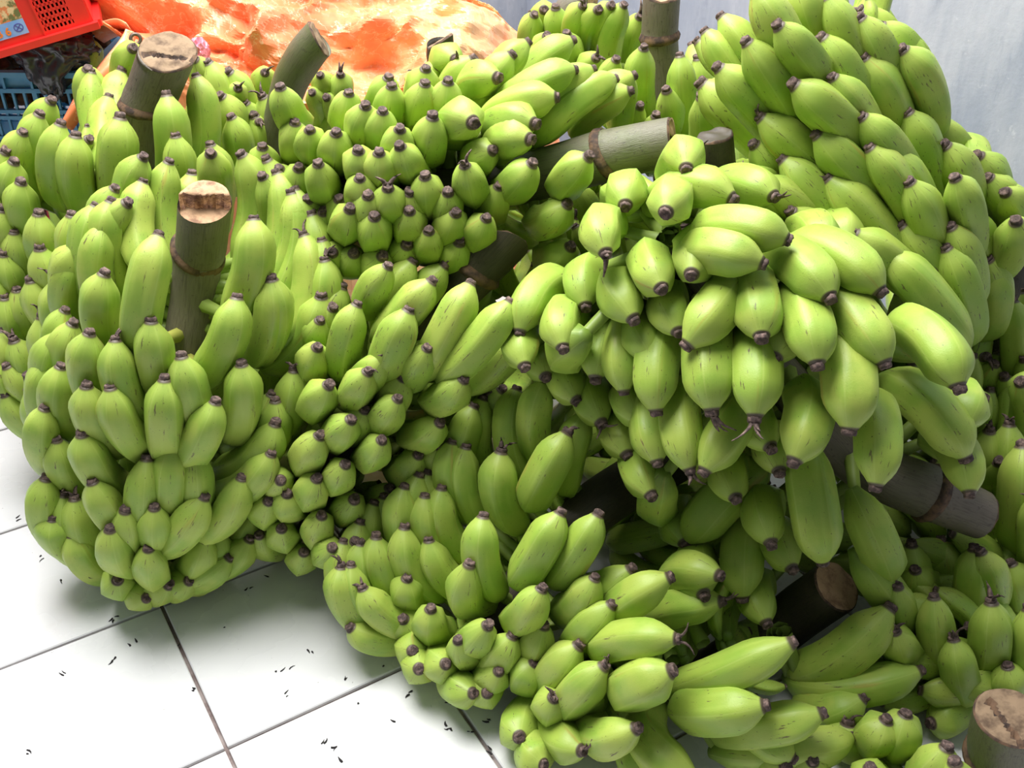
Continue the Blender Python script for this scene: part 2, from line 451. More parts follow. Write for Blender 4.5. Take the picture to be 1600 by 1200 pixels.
FILL = {}
VOIDS = [(890, 640, 1080, 870), (1040, 470, 1160, 560), (1080, 205, 1150, 290), (850, 200, 1060, 275), (690, 380, 800, 480), (1370, 720, 1530, 840), (1230, 880, 1340, 990), (270, 270, 360, 560), (195, 40, 300, 250)]
def in_void(P):
    v = P - CAM; w = v.dot(_fw); x, y = 800 + F_PX * v.dot(_r) / w, 600 - F_PX * v.dot(_u) / w
    return any(a < x < c and b < y < d for a, b, c, d in VOIDS)
def fill_back(root, A, B, prof, P):
    """unseen fruit on the far side, plus inner filler added to block bright gaps"""
    ab = (B - A); d = ab.normalized(); x = d.orthogonal().normalized(); y = d.cross(x)
    key = root.name
    r = P['r'] * .95; n_h = P.get('nh', 5)
    rn = random.Random(len(key) * 31 + n_h)
    if 'mesh' not in FILL:
        me, tp, td = banana_mesh((0, 0, 0), (0.12, 0, 0.0), (0.155, 0, 0.13), 1.0 * .027, 0)
        me.materials.append(M['banana']); me.polygons.foreach_set('use_smooth', [True] * len(me.polygons))
        tm = tip_mesh(tp, td, .0078, 3, 0); tm.materials.append(M['tip'])
        FILL['mesh'] = (me, tm)
    me, tm = FILL['mesh']
    for layer in (0, 1):
        nhh = n_h if layer == 0 else max(2, n_h - 1)
        for h in range(nhh):
            s = (h + .5) / nhh; c = A + ab * s; R = env_r(s, prof) * (P.get('fr', .82) if layer == 0 else P.get('fi', .42))
            nb = 9 if layer == 0 else 8
            for j in range(nb):
                a = (j + .5 * (h % 2)) / nb * 2 * math.pi + rn.uniform(-.12, .12)
                o = x * math.cos(a) + y * math.sin(a)
                if layer == 0 and o.dot((c - CAM).normalized()) < P.get('fmin', .45): continue
                if layer == 1 and o.dot((c - CAM).normalized()) < P.get('imin', -.25): continue
                z = -d; yy = z.cross(o)
                mw = Matrix((o, yy, z)).transposed()
                sc = R / .175; tk = max(sc, .85) * (1 if layer == 0 else .85)
                p = c + o * .018
                tipz = (p + (mw @ Vector((.155, 0, .13))) * sc).z
                lowz = (p + (mw @ Vector((.12, 0, 0))) * sc).z
                if min(tipz, lowz, p.z) < .03 or P.get('void', True) and in_void(p + (mw @ Vector((.13, 0, .06))) * sc): continue
                b = bpy.data.objects.new('banana', me); COL.objects.link(b); b.parent = root
                b.matrix_local = Matrix.Translation(p - root.location) @ (mw @ Matrix.Diagonal((sc, tk, sc))).to_4x4()
                t = bpy.data.objects.new('blossom_tip', tm); COL.objects.link(t); t.parent = b

def bunch(label, axis, prof, rows, P, stalk=None, seed=1):
    A = at(*axis[0]); B = at(*axis[1])
    base = (A + B) / 2; base = Vector((base.x, base.y, max(0.0, min(A.z, B.z) - .05)))
    root = empty('banana_bunch', base)
    tag(root, label, 'banana bunch', 'green banana bunches in the heap')
    if stalk: make_stalk(root, stalk, seed)
    for r in rows: place_banana(root, A, B, prof, r, P)
    fill_back(root, A, B, prof, P)
    for xa, xb, R, nh in P.get('deep', []):     # unseen filler fruit, added to block bright gaps in the heap
        fill_back(root, at(*xa), at(*xb), [(0, R), (1, R)], dict(r=P['r'], nh=nh, fmin=-1, fr=1.0, imin=2, void=False))
    return root

# ------------------------------------------------------------------ setting materials
def tile_material():
    m = NT('white_glazed_tile')
    co = m.n('ShaderNodeNewGeometry').outputs['Position']
    c = m.mix(m.ramp(m.noise(co, 5, 4), 0.35, 0.75), (0.80, 0.80, 0.82, 1), (0.72, 0.72, 0.745, 1))
    st = m.math('MULTIPLY', m.ramp(m.noise(co, 9, 5, 0.7), 0.60, 0.78), 0.35)
    c = m.mix(st, c, (0.55, 0.46, 0.40, 1))
    c = m.mix(m.math('MULTIPLY', m.ramp(m.noise(co, 130, 2, 0.6), 0.735, 0.77), 0.7), c, (0.20, 0.17, 0.16, 1))
    m.set(Base__Color=c, Roughness=m.math('ADD', m.math('MULTIPLY', m.noise(co, 12, 3), 0.18), 0.18))
    m.bump(m.noise(co, 3, 2), 0.002, 0.25)
    return m.m
def plaster_material():
    m = NT('blue_grey_plaster')
    g = m.n('ShaderNodeNewGeometry').outputs['Position']
    mp = m.n('ShaderNodeMapping', Vector=g); mp.inputs['Scale'].default_value = (1, 1, 0.28)
    v = mp.outputs[0]
    c = m.mix(m.ramp(m.noise(v, 6, 5, 0.65), 0.32, 0.7), (0.29, 0.325, 0.40, 1), (0.47, 0.49, 0.54, 1))
    c = m.mix(m.math('MULTIPLY', m.ramp(m.noise(v, 19, 5, 0.7), 0.52, 0.72), 0.5), c, (0.19, 0.225, 0.30, 1))
    c = m.mix(m.math('MULTIPLY', m.ramp(m.noise(g, 45, 4, 0.7), 0.62, 0.72), 0.35), c, (0.64, 0.66, 0.70, 1))
    m.set(Base__Color=c, Roughness=0.75); m.bump(m.noise(g, 40, 5, 0.65), 0.002, 0.5)
    return m.m
def tarp_material():
    m = NT('orange_woven_tarpaulin')
    co = m.n('ShaderNodeNewGeometry').outputs['Position']
    c = m.mix(m.ramp(m.noise(co, 7, 4, 0.6), 0.3, 0.7), (0.86, 0.19, 0.075, 1), (0.90, 0.30, 0.14, 1))
    wn = m.ramp(m.noise(co, 3.2, 5, 0.6), 0.45, 0.64)          # worn pale patches, with sheen highlights painted into the colour
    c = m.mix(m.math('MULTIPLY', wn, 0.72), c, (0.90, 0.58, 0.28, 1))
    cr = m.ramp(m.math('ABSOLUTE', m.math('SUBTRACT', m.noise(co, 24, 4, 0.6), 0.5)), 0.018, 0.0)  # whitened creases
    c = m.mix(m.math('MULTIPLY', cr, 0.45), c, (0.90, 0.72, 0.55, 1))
    m.set(Base__Color=c, Roughness=0.36); m.b.inputs['Specular IOR Level'].default_value = 0.6
    m.bump(m.noise(co, 22, 2, 0.5), 0.003, 0.4)
    return m.m
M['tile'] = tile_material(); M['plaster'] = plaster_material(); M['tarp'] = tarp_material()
M['grout'] = simple('brown_grout', (0.16, 0.115, 0.11), 0.9, (0.30, 0.25, 0.24), 40)
M['blue'] = simple('blue_crate_plastic', (0.055, 0.25, 0.46), 0.42, (0.09, 0.30, 0.50), 30)
M['red'] = simple('red_crate_plastic', (0.78, 0.028, 0.022), 0.35, (0.70, 0.02, 0.02), 12)
M['darkred'] = simple('dusty_dark_red_plastic', (0.42, 0.03, 0.035), 0.5, (0.30, 0.025, 0.03), 20)
M['bag'] = simple('black_polythene', (0.028, 0.028, 0.034), 0.27, spec=0.7)
M['pink'] = simple('pink_polythene', (0.82, 0.24, 0.32), 0.35)
M['trash'] = simple('dry_brown_scraps', (0.22, 0.12, 0.06), 0.8, (0.05, 0.03, 0.022), 28, 0.2, 0.003)
M['debris'] = simple('black_flower_scraps', (0.02, 0.016, 0.018), 0.8)
M['metal'] = simple('dull_eyelet_metal', (0.16, 0.12, 0.10), 0.45, metal=0.7)
M['white_print'] = simple('label_paper', (0.62, 0.72, 0.86), 0.4)
M['blue_print'] = simple('label_blue_print', (0.18, 0.36, 0.75), 0.4, (0.30, 0.46, 0.80), 25)
M['orange_print'] = simple('label_orange_print', (0.90, 0.22, 0.03), 0.4)
M['navy_print'] = simple('label_navy_print', (0.10, 0.10, 0.40), 0.4)
def fruit_print():
    m = NT('label_fruit_picture')
    co = m.n('ShaderNodeTexCoord').outputs['Object']
    c = m.mix(m.ramp(m.noise(co, 130, 2), 0.42, 0.56), (0.75, 0.22, 0.08, 1), (0.78, 0.55, 0.30, 1))
    c = m.mix(m.ramp(m.noise(co, 70, 3), 0.50, 0.62), c, (0.17, 0.17, 0.06, 1))
    m.set(Base__Color=c, Roughness=0.4); return m.m
M['fruit_print'] = fruit_print()

# ------------------------------------------------------------------ floor of white tiles
YAW, TA, TB, TS = 0.55282, 0.13715, 1.84725, 0.30
UX = Vector((math.cos(YAW), math.sin(YAW), 0)); VX = Vector((-math.sin(YAW), math.cos(YAW), 0))
V, Fc = [], []; box_vf(-.6, 1.3, -0.017, 6.6, 4.6, 0.02, V, Fc)
floor = link('floor', mesh('floor', V, Fc), None, (M['grout'],), smooth=False); floor['kind'] = 'structure'
h, e, g = TS / 2 - 0.0027, 0.0016, 0.008
V = [(x * h, y * h, z) for z in (-g, -e) for x, y in ((-1, -1), (1, -1), (1, 1), (-1, 1))] + [(x * (h - e), y * (h - e), 0) for x, y in ((-1, -1), (1, -1), (1, 1), (-1, 1))]
Fc = [(a + i, a + (i + 1) % 4, a + 4 + (i + 1) % 4, a + 4 + i) for a in (0, 4) for i in range(4)] + [(8, 9, 10, 11)]
tile_me = mesh('tile', V, Fc); tile_me.materials.append(M['tile'])
rt = random.Random(3)
for i in range(-12, 9):
    for j in range(-9, 9):
        c = UX * (TA + TS * (i + .5)) + VX * (TB - TS * (j + .5))
        if not (-3.2 < c.x < 1.9 and 0.1 < c.y < 2.7): continue
        o = bpy.data.objects.new('tile', tile_me); COL.objects.link(o); o.parent = floor
        o.location = (c.x, c.y, rt.uniform(-.0006, .0002)); o.rotation_euler = (rt.uniform(-.002, .002), rt.uniform(-.002, .002), YAW)

# ------------------------------------------------------------------ walls (along the tile directions)
def wall(name, p, q, hgt, th, outward):
    d = (q - p); n = outward.normalized() * th; V = []; Fc = []
    for z in (-0.007, hgt):
        for s in (p, q, q + n, p + n): V.append((s.x, s.y, z))
    Fc = [(3, 2, 1, 0), (4, 5, 6, 7)] + [(i, (i + 1) % 4, 4 + (i + 1) % 4, 4 + i) for i in range(4)]
    o = link(name, mesh(name, V, Fc), None, (M['plaster'],), smooth=False); o['kind'] = 'structure'; return o
W0 = Vector((0.85, 1.80, 0)); corner = W0 + VX * 1.55
wall('wall_right', W0 - VX * 1.3, corner, 2.4, .12, UX)
wall('wall_back', corner + UX * .12, corner - UX * 3.4, 2.4, .12, VX)

# ------------------------------------------------------------------ orange tarpaulin
rowsY = [
    [(120, -75), (200, -80), (300, -80), (400, -80), (500, -75), (600, -60), (690, -35), (742, -2), (765, 25)],
    [(132, -5), (205, -10), (300, -10), (395, -5), (490, -5), (590, 0), (685, 5), (760, 18), (800, 45)],
    [(148, 36), (215, 45), (300, 50), (390, 52), (480, 50), (585, 50), (685, 50), (770, 55), (835, 68)],
    [(204, 70), (240, 95), (310, 105), (395, 105), (480, 105), (585, 105), (690, 105), (775, 110), (850, 118)],
    [(206, 140), (250, 160), (320, 165), (400, 165), (490, 165), (590, 165), (695, 165), (790, 170), (865, 175)],
    [(200, 260), (260, 270), (330, 275), (410, 275), (500, 275), (600, 275), (700, 275), (800, 275), (880, 275)],
    [(190, 520), (260, 520), (330, 520), (410, 520), (500, 520), (600, 520), (700, 520), (800, 520), (890, 520)]]
depth = [[2.16, 2.18, 2.20, 2.22, 2.26, 2.32, 2.40, 2.44, 2.46], [2.12, 2.10, 2.13, 2.15, 2.20, 2.26, 2.34, 2.40, 2.42], [2.06, 2.02, 2.07, 2.03, 2.12, 2.16, 2.28, 2.30, 2.36],
         [1.98, 2.00, 2.00, 2.02, 2.00, 2.14, 2.16, 2.26, 2.32], [1.97, 1.97, 1.98, 1.98, 2.00, 2.06, 2.10, 2.2, 2.28], [1.95, 1.95, 1.96, 1.96, 1.97, 2.0, 2.06, 2.16, 2.24], [1.92, 1.92, 1.94, 1.94, 1.95, 1.98, 2.02, 2.12, 2.2]]
ctrl = np.array([[tuple(at(p[0], p[1], depth[r][c])) for c, p in enumerate(row)] for r, row in enumerate(rowsY)])
def bicubic(G, u, v):
    def cr(P, t):
        n = len(P) - 1; i = min(int(t), n - 1); f = t - i
        a, b, c, d = P[max(i - 1, 0)], P[i], P[i + 1], P[min(i + 2, n)]
        return 0.5 * (2 * b + (c - a) * f + (2 * a - 5 * b + 4 * c - d) * f * f + (3 * b - a - 3 * c + d) * f ** 3)
    return cr([cr(row, u) for row in G], v)
NU, NV = 190, 110
def facet(x, y, sd):
    def h(i, j): return noise.noise(Vector((i * 7.31 + sd, j * 5.77 - sd, sd * 1.9))) * 1.6
    x += .5 * noise.noise(Vector((x * .8, y * .8, sd))); y += .5 * noise.noise(Vector((y * .8, x * .8, sd + 5)))
    i, j = math.floor(x), math.floor(y); fx, fy = x - i, y - j
    if (i + j) % 2: fx, i0, i1 = 1 - fx, i + 1, i
    else: i0, i1 = i, i + 1
    if fx >= fy: return h(i0, j) * (1 - fx) + h(i1, j) * (fx - fy) + h(i1, j + 1) * fy
    return h(i0, j) * (1 - fy) + h(i0, j + 1) * (fy - fx) + h(i1, j + 1) * fx
V = []; Fc = []
for b in range(NV + 1):
    for a in range(NU + 1):
        u = a / NU * 8; v = b / NV * 6
        p = Vector(bicubic(ctrl, u, v))
        q = Vector((u * .62 + .25 * v, v * .75 - .25 * u, 3.7))
        n1 = 1 - abs(noise.noise(q * .9)) * 2.2; n2 = 1 - abs(noise.noise(q * 2.1 + Vector((9, 4, 1)))) * 2; n3 = 1 - abs(noise.noise(q * 5 + Vector((1, 7, 3)))) * 2
        edge = min(1, (8 - u) / .8, v / .5 + .25)
        amp = (.060 * n1 + .085 * facet(u * 1.15 + v * .3, v * 1.1 - u * .3, 1.0) + .036 * facet(u * 2.6, v * 2.3 + u * .5, 4.0) + .012 * facet(u * 6.3 + v, v * 5.1, 9.0)) * max(.15, edge)
        p += Vector((-.05, -.8, .55)).normalized() * amp * (0.55 if v > 4.4 else 1)
        V.append(p)
for b in range(NV):
    for a in range(NU):
        i = b * (NU + 1) + a; Fc.append((i, i + NU + 1, i + NU + 2, i + 1))
tarp_root = empty('tarpaulin', ctrl[6][4] * np.array((1, 1, 0)))
tag(tarp_root, 'crumpled orange plastic tarpaulin heaped behind the bananas beside the crates', 'tarpaulin')
for k in range(len(V)): V[k] = V[k] - tarp_root.location
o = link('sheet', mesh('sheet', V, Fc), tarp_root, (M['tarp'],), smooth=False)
so_ = o.modifiers.new('thick', 'SOLIDIFY'); so_.thickness = .003; so_.offset = -1
# turned-back hem with an eyelet
outer = [(96, 188, 1.84), (116, 152, 1.86), (150, 106, 1.89), (178, 72, 1.92), (196, 46, 1.95)]
inner = [(112, 205, 1.83), (150, 152, 1.85), (186, 112, 1.88), (206, 78, 1.92), (214, 52, 1.95)]
arch = [(140, 53, 2.0), (152, 46, 1.99), (168, 40, 1.98), (184, 38, 1.97), (197, 44, 1.95)]
V = []; Fc = []; po, _ = smooth_path([at(*p) for p in outer], [0] * 5, 8); pi_, _ = smooth_path([at(*p) for p in inner], [0] * 5, 8)
m_ = 7
for k in range(len(po)):
    for j in range(m_):
        s = j / (m_ - 1); q = po[k].lerp(pi_[k], s) + Vector((0, -1, .5)) * (.018 * math.sin(s * math.pi) + .006 * noise.noise(po[k] * 22 + Vector((s * 3, 0, 0))))
        V.append(q - tarp_root.location)
for k in range(len(po) - 1):
    for j in range(m_ - 1): Fc.append((k * m_ + j, k * m_ + j + 1, (k + 1) * m_ + j + 1, (k + 1) * m_ + j))
b0 = len(V); pa, _ = smooth_path([at(*p) for p in arch], [0] * 5, 6)
for k, p in enumerate(pa):
    for j in range(4): V.append(p + Vector((0, .02 * j, -.012 * j + (.008 if j == 0 else 0))) - tarp_root.location)
for k in range(len(pa) - 1):
    for j in range(3): Fc.append((b0 + k * 4 + j, b0 + k * 4 + j + 1, b0 + (k + 1) * 4 + j + 1, b0 + (k + 1) * 4 + j))
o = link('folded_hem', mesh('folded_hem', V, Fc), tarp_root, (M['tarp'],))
so_ = o.modifiers.new('thick', 'SOLIDIFY'); so_.thickness = .003
c = at(212, 61, 1.90); d = (CAM - c).normalized(); x = d.orthogonal().normalized(); y = d.cross(x); V = []; Fc = []
for i in range(18):
    a = i / 18 * 2 * math.pi; ra = x * math.cos(a) + y * math.sin(a)
    for j in range(6):
        b = j / 6 * 2 * math.pi; V.append(c + ra * (.0085 + .0032 * math.cos(b)) + d * .0025 * math.sin(b) - tarp_root.location)
for i in range(18):
    for j in range(6): Fc.append((i * 6 + j, i * 6 + (j + 1) % 6, ((i + 1) % 18) * 6 + (j + 1) % 6, ((i + 1) % 18) * 6 + j))
link('eyelet', mesh('eyelet', V, Fc), tarp_root, (M['metal'],))

# ------------------------------------------------------------------ crates
def lattice_crate(loc, wx, dy, hz, mat, label, yaw=0.0, n_post=5):
    """slatted market crate; loc is the middle of its base"""
    root = empty('crate', loc); root.rotation_euler = (0, 0, yaw)
    tag(root, label, 'crate', 'stacked plastic crates')
    t = .010
    V = []; Fc = []                                   # rim
    for s in (-1, 1):
        box_vf(0, s * dy / 2, hz - .004, wx + .012, .016, .010, V, Fc); box_vf(0, s * dy / 2, hz - .034, wx + .006, .014, .008, V, Fc)
        box_vf(s * wx / 2, 0, hz - .004, .016, dy, .010, V, Fc); box_vf(s * wx / 2, 0, hz - .034, .014, dy, .008, V, Fc)
        box_vf(0, s * (dy / 2 - .003), hz - .019, wx, .004, .024, V, Fc); box_vf(s * (wx / 2 - .003), 0, hz - .019, .004, dy, .024, V, Fc)
    n = 11
    for i in range(n):
        for s in (-1, 1): box_vf(-wx / 2 + wx * i / (n - 1), s * (dy / 2 + .003), hz - .019, .005, .008, .024, V, Fc)
    link('rim', mesh('rim', V, Fc), root, (mat,), smooth=False)
    def panel(length, place):
        V = []; Fc = []
        for z in (.004, .045, .088, .128, hz - .075):
            if z < hz - .05: place(0, z, length, .007, V, Fc)
        for i in range(n_post + 1): place(-length / 2 + length * i / n_post, (hz - .03) / 2, .009, hz - .03, V, Fc)
        nb = n_post * 5
        for i in range(nb + 1): place(-length / 2 + length * i / nb, (hz - .03) / 2, .0045, hz - .03, V, Fc, .6)
        return V, Fc
    for s in (-1, 1):
        v, f = panel(wx, lambda a, z, l, hh, V, Fc, q=1: box_vf(a, s * dy / 2, z, l, t * q, hh, V, Fc)); link('lattice_panel', mesh('lattice_panel', v, f), root, (mat,), smooth=False)
        v, f = panel(dy, lambda a, z, l, hh, V, Fc, q=1: box_vf(s * wx / 2, a, z, t * q, l, hh, V, Fc)); link('lattice_panel', mesh('lattice_panel', v, f), root, (mat,), smooth=False)
    V = []; Fc = []; box_vf(0, 0, .003, wx, dy, .006, V, Fc)
    link('crate_bottom', mesh('crate_bottom', V, Fc), root, (mat,), smooth=False)
    return root
rim = at(134, 113, 1.93)                               # front right corner of the blue rim
BW, BD, BH = .52, .30, .215
bx, by, bz = rim.x - BW / 2, rim.y + BD / 2, rim.z - BH
blue = lattice_crate(Vector((bx, by, bz)), BW, BD, BH, M['blue'], 'blue slatted plastic crate of scraps at the left edge under the red crate')
hr = bz - .002
lattice_crate(Vector((bx - .01, by - .01, max(.0, hr - .21))), BW, BD, .21, M['darkred'], 'dusty dark red slatted crate under the blue crate')
V = []; Fc = []
zz = hr - .212
if zz > .02:
    lattice_crate(Vector((bx, by, 0)), BW, BD, zz, M['darkred'], 'lowest dark red crate of the stack, standing on the tiles')

# the tilted red crate on top, with its printed label
corner_r = at(147, 41, 1.90)
cyaw = math.radians(20)
fx = Vector((math.cos(cyaw), math.sin(cyaw), 0))
best = None
for k in range(60):                                    # the slope at which it rests
    a = k * .008; xx = (fx * math.cos(a) + Vector((0, 0, 1)) * math.sin(a)); v = corner_r - xx * .2 - CAM; w_ = v.dot(_fw)
    sl = (600 - F_PX * v.dot(_u) / w_ - 41) / (147 - 800 - F_PX * v.dot(_r) / w_)
    if best is None or abs(sl - .30) < best[0]: best = (abs(sl - .30), a)
X = fx * math.cos(best[1]) + Vector((0, 0, 1)) * math.sin(best[1])
Yb = Vector((-math.sin(cyaw), math.cos(cyaw), 0)); Z = X.cross(Yb).normalized()
px = (corner_r - CAM).length / F_PX                    # size of a photo pixel at that distance
RW, RH, RD = .44, .25, .30
red = empty('crate', corner_r); red.matrix_world = Matrix((X, Yb, Z)).transposed().to_4x4(); red.location = corner_r
tag(red, 'bright red crate with printed fruit label, tilted on top of the scraps', 'crate', 'stacked plastic crates')
V = []; Fc = []; th = .006
sx0, sx1, sz0, sz1 = -62 * px, -22 * px, 12 * px, 56 * px       # slotted field
box_vf((-RW + sx0) / 2, 0, RH / 2, RW + sx0, th, RH, V, Fc); box_vf(sx1 / 2, 0, RH / 2, -sx1, th, RH, V, Fc)
box_vf((sx0 + sx1) / 2, 0, sz0 / 2, sx1 - sx0, th, sz0, V, Fc); box_vf((sx0 + sx1) / 2, 0, (sz1 + RH) / 2, sx1 - sx0, th, RH - sz1, V, Fc)
nr, nc = 5, 7; rh = (sz1 - sz0) / nr; cw = (sx1 - sx0) / nc
for r in range(nr):
    box_vf((sx0 + sx1) / 2, 0, sz0 + rh * (r + .80), sx1 - sx0, th, rh * .42, V, Fc)
    for c in range(nc): box_vf(sx0 + cw * (c + .5), 0, sz0 + rh * (r + .5), cw * .48, th, rh, V, Fc)
box_vf(-64 * px, -.002, RH / 2, .003, .008, RH, V, Fc)
link('front_panel', mesh('front_panel', V, Fc), red, (M['red'],), smooth=False)
V = []; Fc = []
box_vf(-RW / 2, RD, RH / 2, RW, th, RH, V, Fc); box_vf(-RW, RD / 2, RH / 2, th, RD, RH, V, Fc); box_vf(0, RD / 2, RH / 2, th, RD, RH, V, Fc); box_vf(-RW / 2, RD / 2, RH, RW, RD, th, V, Fc)  # last box is an unseen closed top, added to darken the inside
link('side_panel', mesh('side_panel', V, Fc), red, (M['red'],), smooth=False)
V = []; Fc = []; box_vf(-RW / 2, RD / 2, .002, RW + .01, RD + .02, .005, V, Fc); box_vf(-RW / 2, -.006, .003, RW + .02, .018, .012, V, Fc); box_vf(.006, RD / 2, .003, .018, RD, .012, V, Fc)
link('bottom_flange', mesh('bottom_flange', V, Fc), red, (M['red'],), smooth=False)
V = []; Fc = []; lx0, lx1 = -180 * px, -82 * px
box_vf((lx0 + lx1) / 2, -.0036, 54 * px, lx1 - lx0, .0012, 34 * px, V, Fc)
link('label_picture', mesh('label_picture', V, Fc), red, (M['fruit_print'],), smooth=False)
V = []; Fc = []; box_vf((lx0 + lx1) / 2, -.0036, 27 * px, lx1 - lx0, .0012, 20 * px, V, Fc)
strip = link('label_strip', mesh('label_strip', V, Fc), red, (M['blue_print'],), smooth=False)
def glyph(s, xx, zz, size, mat, nm):
    cu = bpy.data.curves.new('t', 'FONT'); cu.body = s; cu.size = size; cu.align_x = 'CENTER'; cu.align_y = 'CENTER'; cu.extrude = .0003; cu.offset = size * .03
    ob = bpy.data.objects.new('t', cu); COL.objects.link(ob)
    bpy.context.view_layer.update()
    me = bpy.data.meshes.new_from_object(ob.evaluated_get(bpy.context.evaluated_depsgraph_get()))
    bpy.data.objects.remove(ob); bpy.data.curves.remove(cu)
    o = link(nm, me, strip, (mat,), smooth=False); o.location = (xx, -.0046, zz); o.rotation_euler = (math.pi / 2, 0, 0)
glyph('B', -119 * px, 25 * px, 14 * px, M['orange_print'], 'letter'); glyph('6', -107 * px, 25 * px, 14 * px, M['orange_print'], 'letter'); glyph('A', -132 * px, 25 * px, 14 * px, M['orange_print'], 'letter')
V = []; Fc = []
for i in range(20):
    a = i / 20 * 2 * math.pi
    for rr_ in (4.4, 5.6):
        for yy in (-.0046, -.0040): V.append((-92 * px + math.cos(a) * rr_ * px * 1.15, yy, 27 * px + math.sin(a) * rr_ * px))
for i in range(20):
    j = (i + 1) % 20
    for (p, q) in ((0, 2), (2, 3), (3, 1), (1, 0)): Fc.append((i * 4 + p, i * 4 + q, j * 4 + q, j * 4 + p))
b = len(V); V += [(-96 * px, -.0046, 30 * px), (-95 * px, -.0046, 31 * px), (-88 * px, -.0046, 24 * px), (-89 * px, -.0046, 23 * px)]; Fc.append((b, b + 1, b + 2, b + 3))
b = len(V); V += [(-89 * px, -.0046, 30.5 * px), (-88 * px, -.0046, 29.5 * px), (-95 * px, -.0046, 23.5 * px), (-96 * px, -.0046, 24.5 * px)]; Fc.append((b, b + 1, b + 2, b + 3))
link('prohibition_sign', mesh('prohibition_sign', V, Fc), strip, (M['navy_print'],), smooth=False)

# ------------------------------------------------------------------ what lies in and on the blue crate
def ico(sub=2):
    import bmesh
    bm = bmesh.new(); bmesh.ops.create_icosphere(bm, subdivisions=sub, radius=1.0)
    v = [x.co.copy() for x in bm.verts]; f = [tuple(q.index for q in fc.verts) for fc in bm.faces]; bm.free(); return v, f
V = []; Fc = []; iv, ifc = ico(2); rs = random.Random(12)
for k in range(150):
    c = Vector((bx + rs.uniform(-BW / 2 + .03, BW / 2 - .02), by + rs.uniform(-BD / 2 + .02, BD / 2 - .02), bz + BH + rs.uniform(-.10, .012)))
    if c.z > bz + BH and c.y < by - BD / 2 + .05: c.z -= .02
    s = Vector((rs.uniform(.012, .035), rs.uniform(.01, .03), rs.uniform(.006, .02))); ro = Matrix.Rotation(rs.uniform(0, 6), 3, (rs.random(), rs.random(), rs.random()))
    b = len(V)
    for q in iv: V.append(c + ro @ Vector((q.x * s.x, q.y * s.y, q.z * s.z)) * (1 + .5 * noise.noise(q * 2 + Vector((k, 0, 0)))))
    Fc += [tuple(b + i for i in f) for f in ifc]
tag(link('fruit_scraps', mesh('fruit_scraps', V, Fc), None, (M['trash'],)), 'dry brown peel and leaf scraps filling the blue crate', 'scraps', kind='stuff')
iv, ifc = ico(5); bagc = at(78, 95, 1.93) + Vector((0, .035, .012)); V = []
for q in iv:
    r = 1 + .38 * (1 - abs(noise.noise(q * 2.2)) * 2) * .6 + .26 * (1 - abs(noise.noise(q * 4.2 + Vector((5, 1, 2)))) * 2) * .5 + .07 * (1 - abs(noise.noise(q * 8)) * 2)
    dn = max(0, q.dot(Vector((-.1, -.55, -.82)).normalized())) ** 5
    V.append(bagc + Vector((q.x * .064 * (1 - .35 * dn), q.y * .045 - dn * .012, q.z * .036 - dn * .034)) * r)
tag(link('plastic_bag', mesh('plastic_bag', V, ifc), None, (M['bag'],)), 'crumpled black plastic bag hanging over the rim of the blue crate', 'bag')
iv, ifc = ico(4); pc = at(312, 84, 1.90); V = []
for q in iv:
    r = 1 + .5 * (1 - abs(noise.noise(q * 2.4 + Vector((3, 3, 3)))) * 2) * .5 + .1 * noise.noise(q * 9)
    V.append(pc + Vector((q.x * .016, q.y * .02, q.z * .026)) * r)
tag(link('pink_bag', mesh('pink_bag', V, ifc), None, (M['pink'],), smooth=False), 'scrap of pink plastic lying on the tarpaulin behind the thick grey stalk', 'bag')
Bq, Tq = at(132, 118, 1.96), at(141, 66, 1.985); Cq = (Bq + Tq) / 2 + Vector((.02, -.02, .01))
me, tp, td = banana_mesh(Bq, Cq, Tq, .021, 0)
o = link('loose_banana', me, None, (M['banana'],)); o.location = Bq
tag(o, 'single loose green banana sticking up at the right end of the blue crate', 'banana')
link('blossom_tip', tip_mesh(tp, td, .008, 5, 0), o, (M['tip'],))

# ------------------------------------------------------------------ bits of dried flower on the tiles
V = []; Fc = []; rs = random.Random(5)
spots = [(176, 1032), (95, 909), (430, 1050), (452, 1046), (447, 1089), (538, 1062), (618, 1128), (706, 1142), (700, 1140), (730, 1143), (517, 1168), (527, 1166), (506, 1162), (535, 1191), (186, 963), (176, 966), (352, 980), (204, 1010), (278, 1010), (25, 810), (65, 868), (77, 842), (480, 1015), (420, 902), (42, 1172), (100, 1056), (305, 1077), (695, 1098), (764, 1128), (768, 1172), (640, 1085), (560, 1100), (390, 920), (600, 1040)]
for (a, b) in spots:
    c = at_z(a, b, 0.0); n = rs.randint(1, 2); an = rs.uniform(0, 6.3)
    for k in range(n):
        L = rs.uniform(.003, .011); w = rs.uniform(.0006, .0016); i0 = len(V); q = c + Vector((rs.uniform(-.008, .008), rs.uniform(-.008, .008), 0)) * k; cv = rs.uniform(-1.2, 1.2)
        for s in range(4):
            d = Vector((math.cos(an + cv * s / 3), math.sin(an + cv * s / 3), 0)); x = Vector((-d.y, d.x, 0)); ww = w * (1, 1.2, .8, .3)[s]
            V += [q + x * ww + Vector((0, 0, .0005)), q + Vector((0, 0, .0005 + ww)), q - x * ww + Vector((0, 0, .0005))]; q = q + d * L / 3
        for s in range(3):
            for j in range(3): Fc.append((i0 + s * 3 + j, i0 + s * 3 + (j + 1) % 3, i0 + s * 3 + 3 + (j + 1) % 3, i0 + s * 3 + 3 + j))
        Fc += [(i0, i0 + 1, i0 + 2), (i0 + 9, i0 + 11, i0 + 10)]
tag(link('flower_scraps', mesh('flower_scraps', V, Fc), None, (M['debris'],), smooth=False), 'tiny black scraps of dried flower scattered over the white floor tiles', 'scraps', kind='stuff')

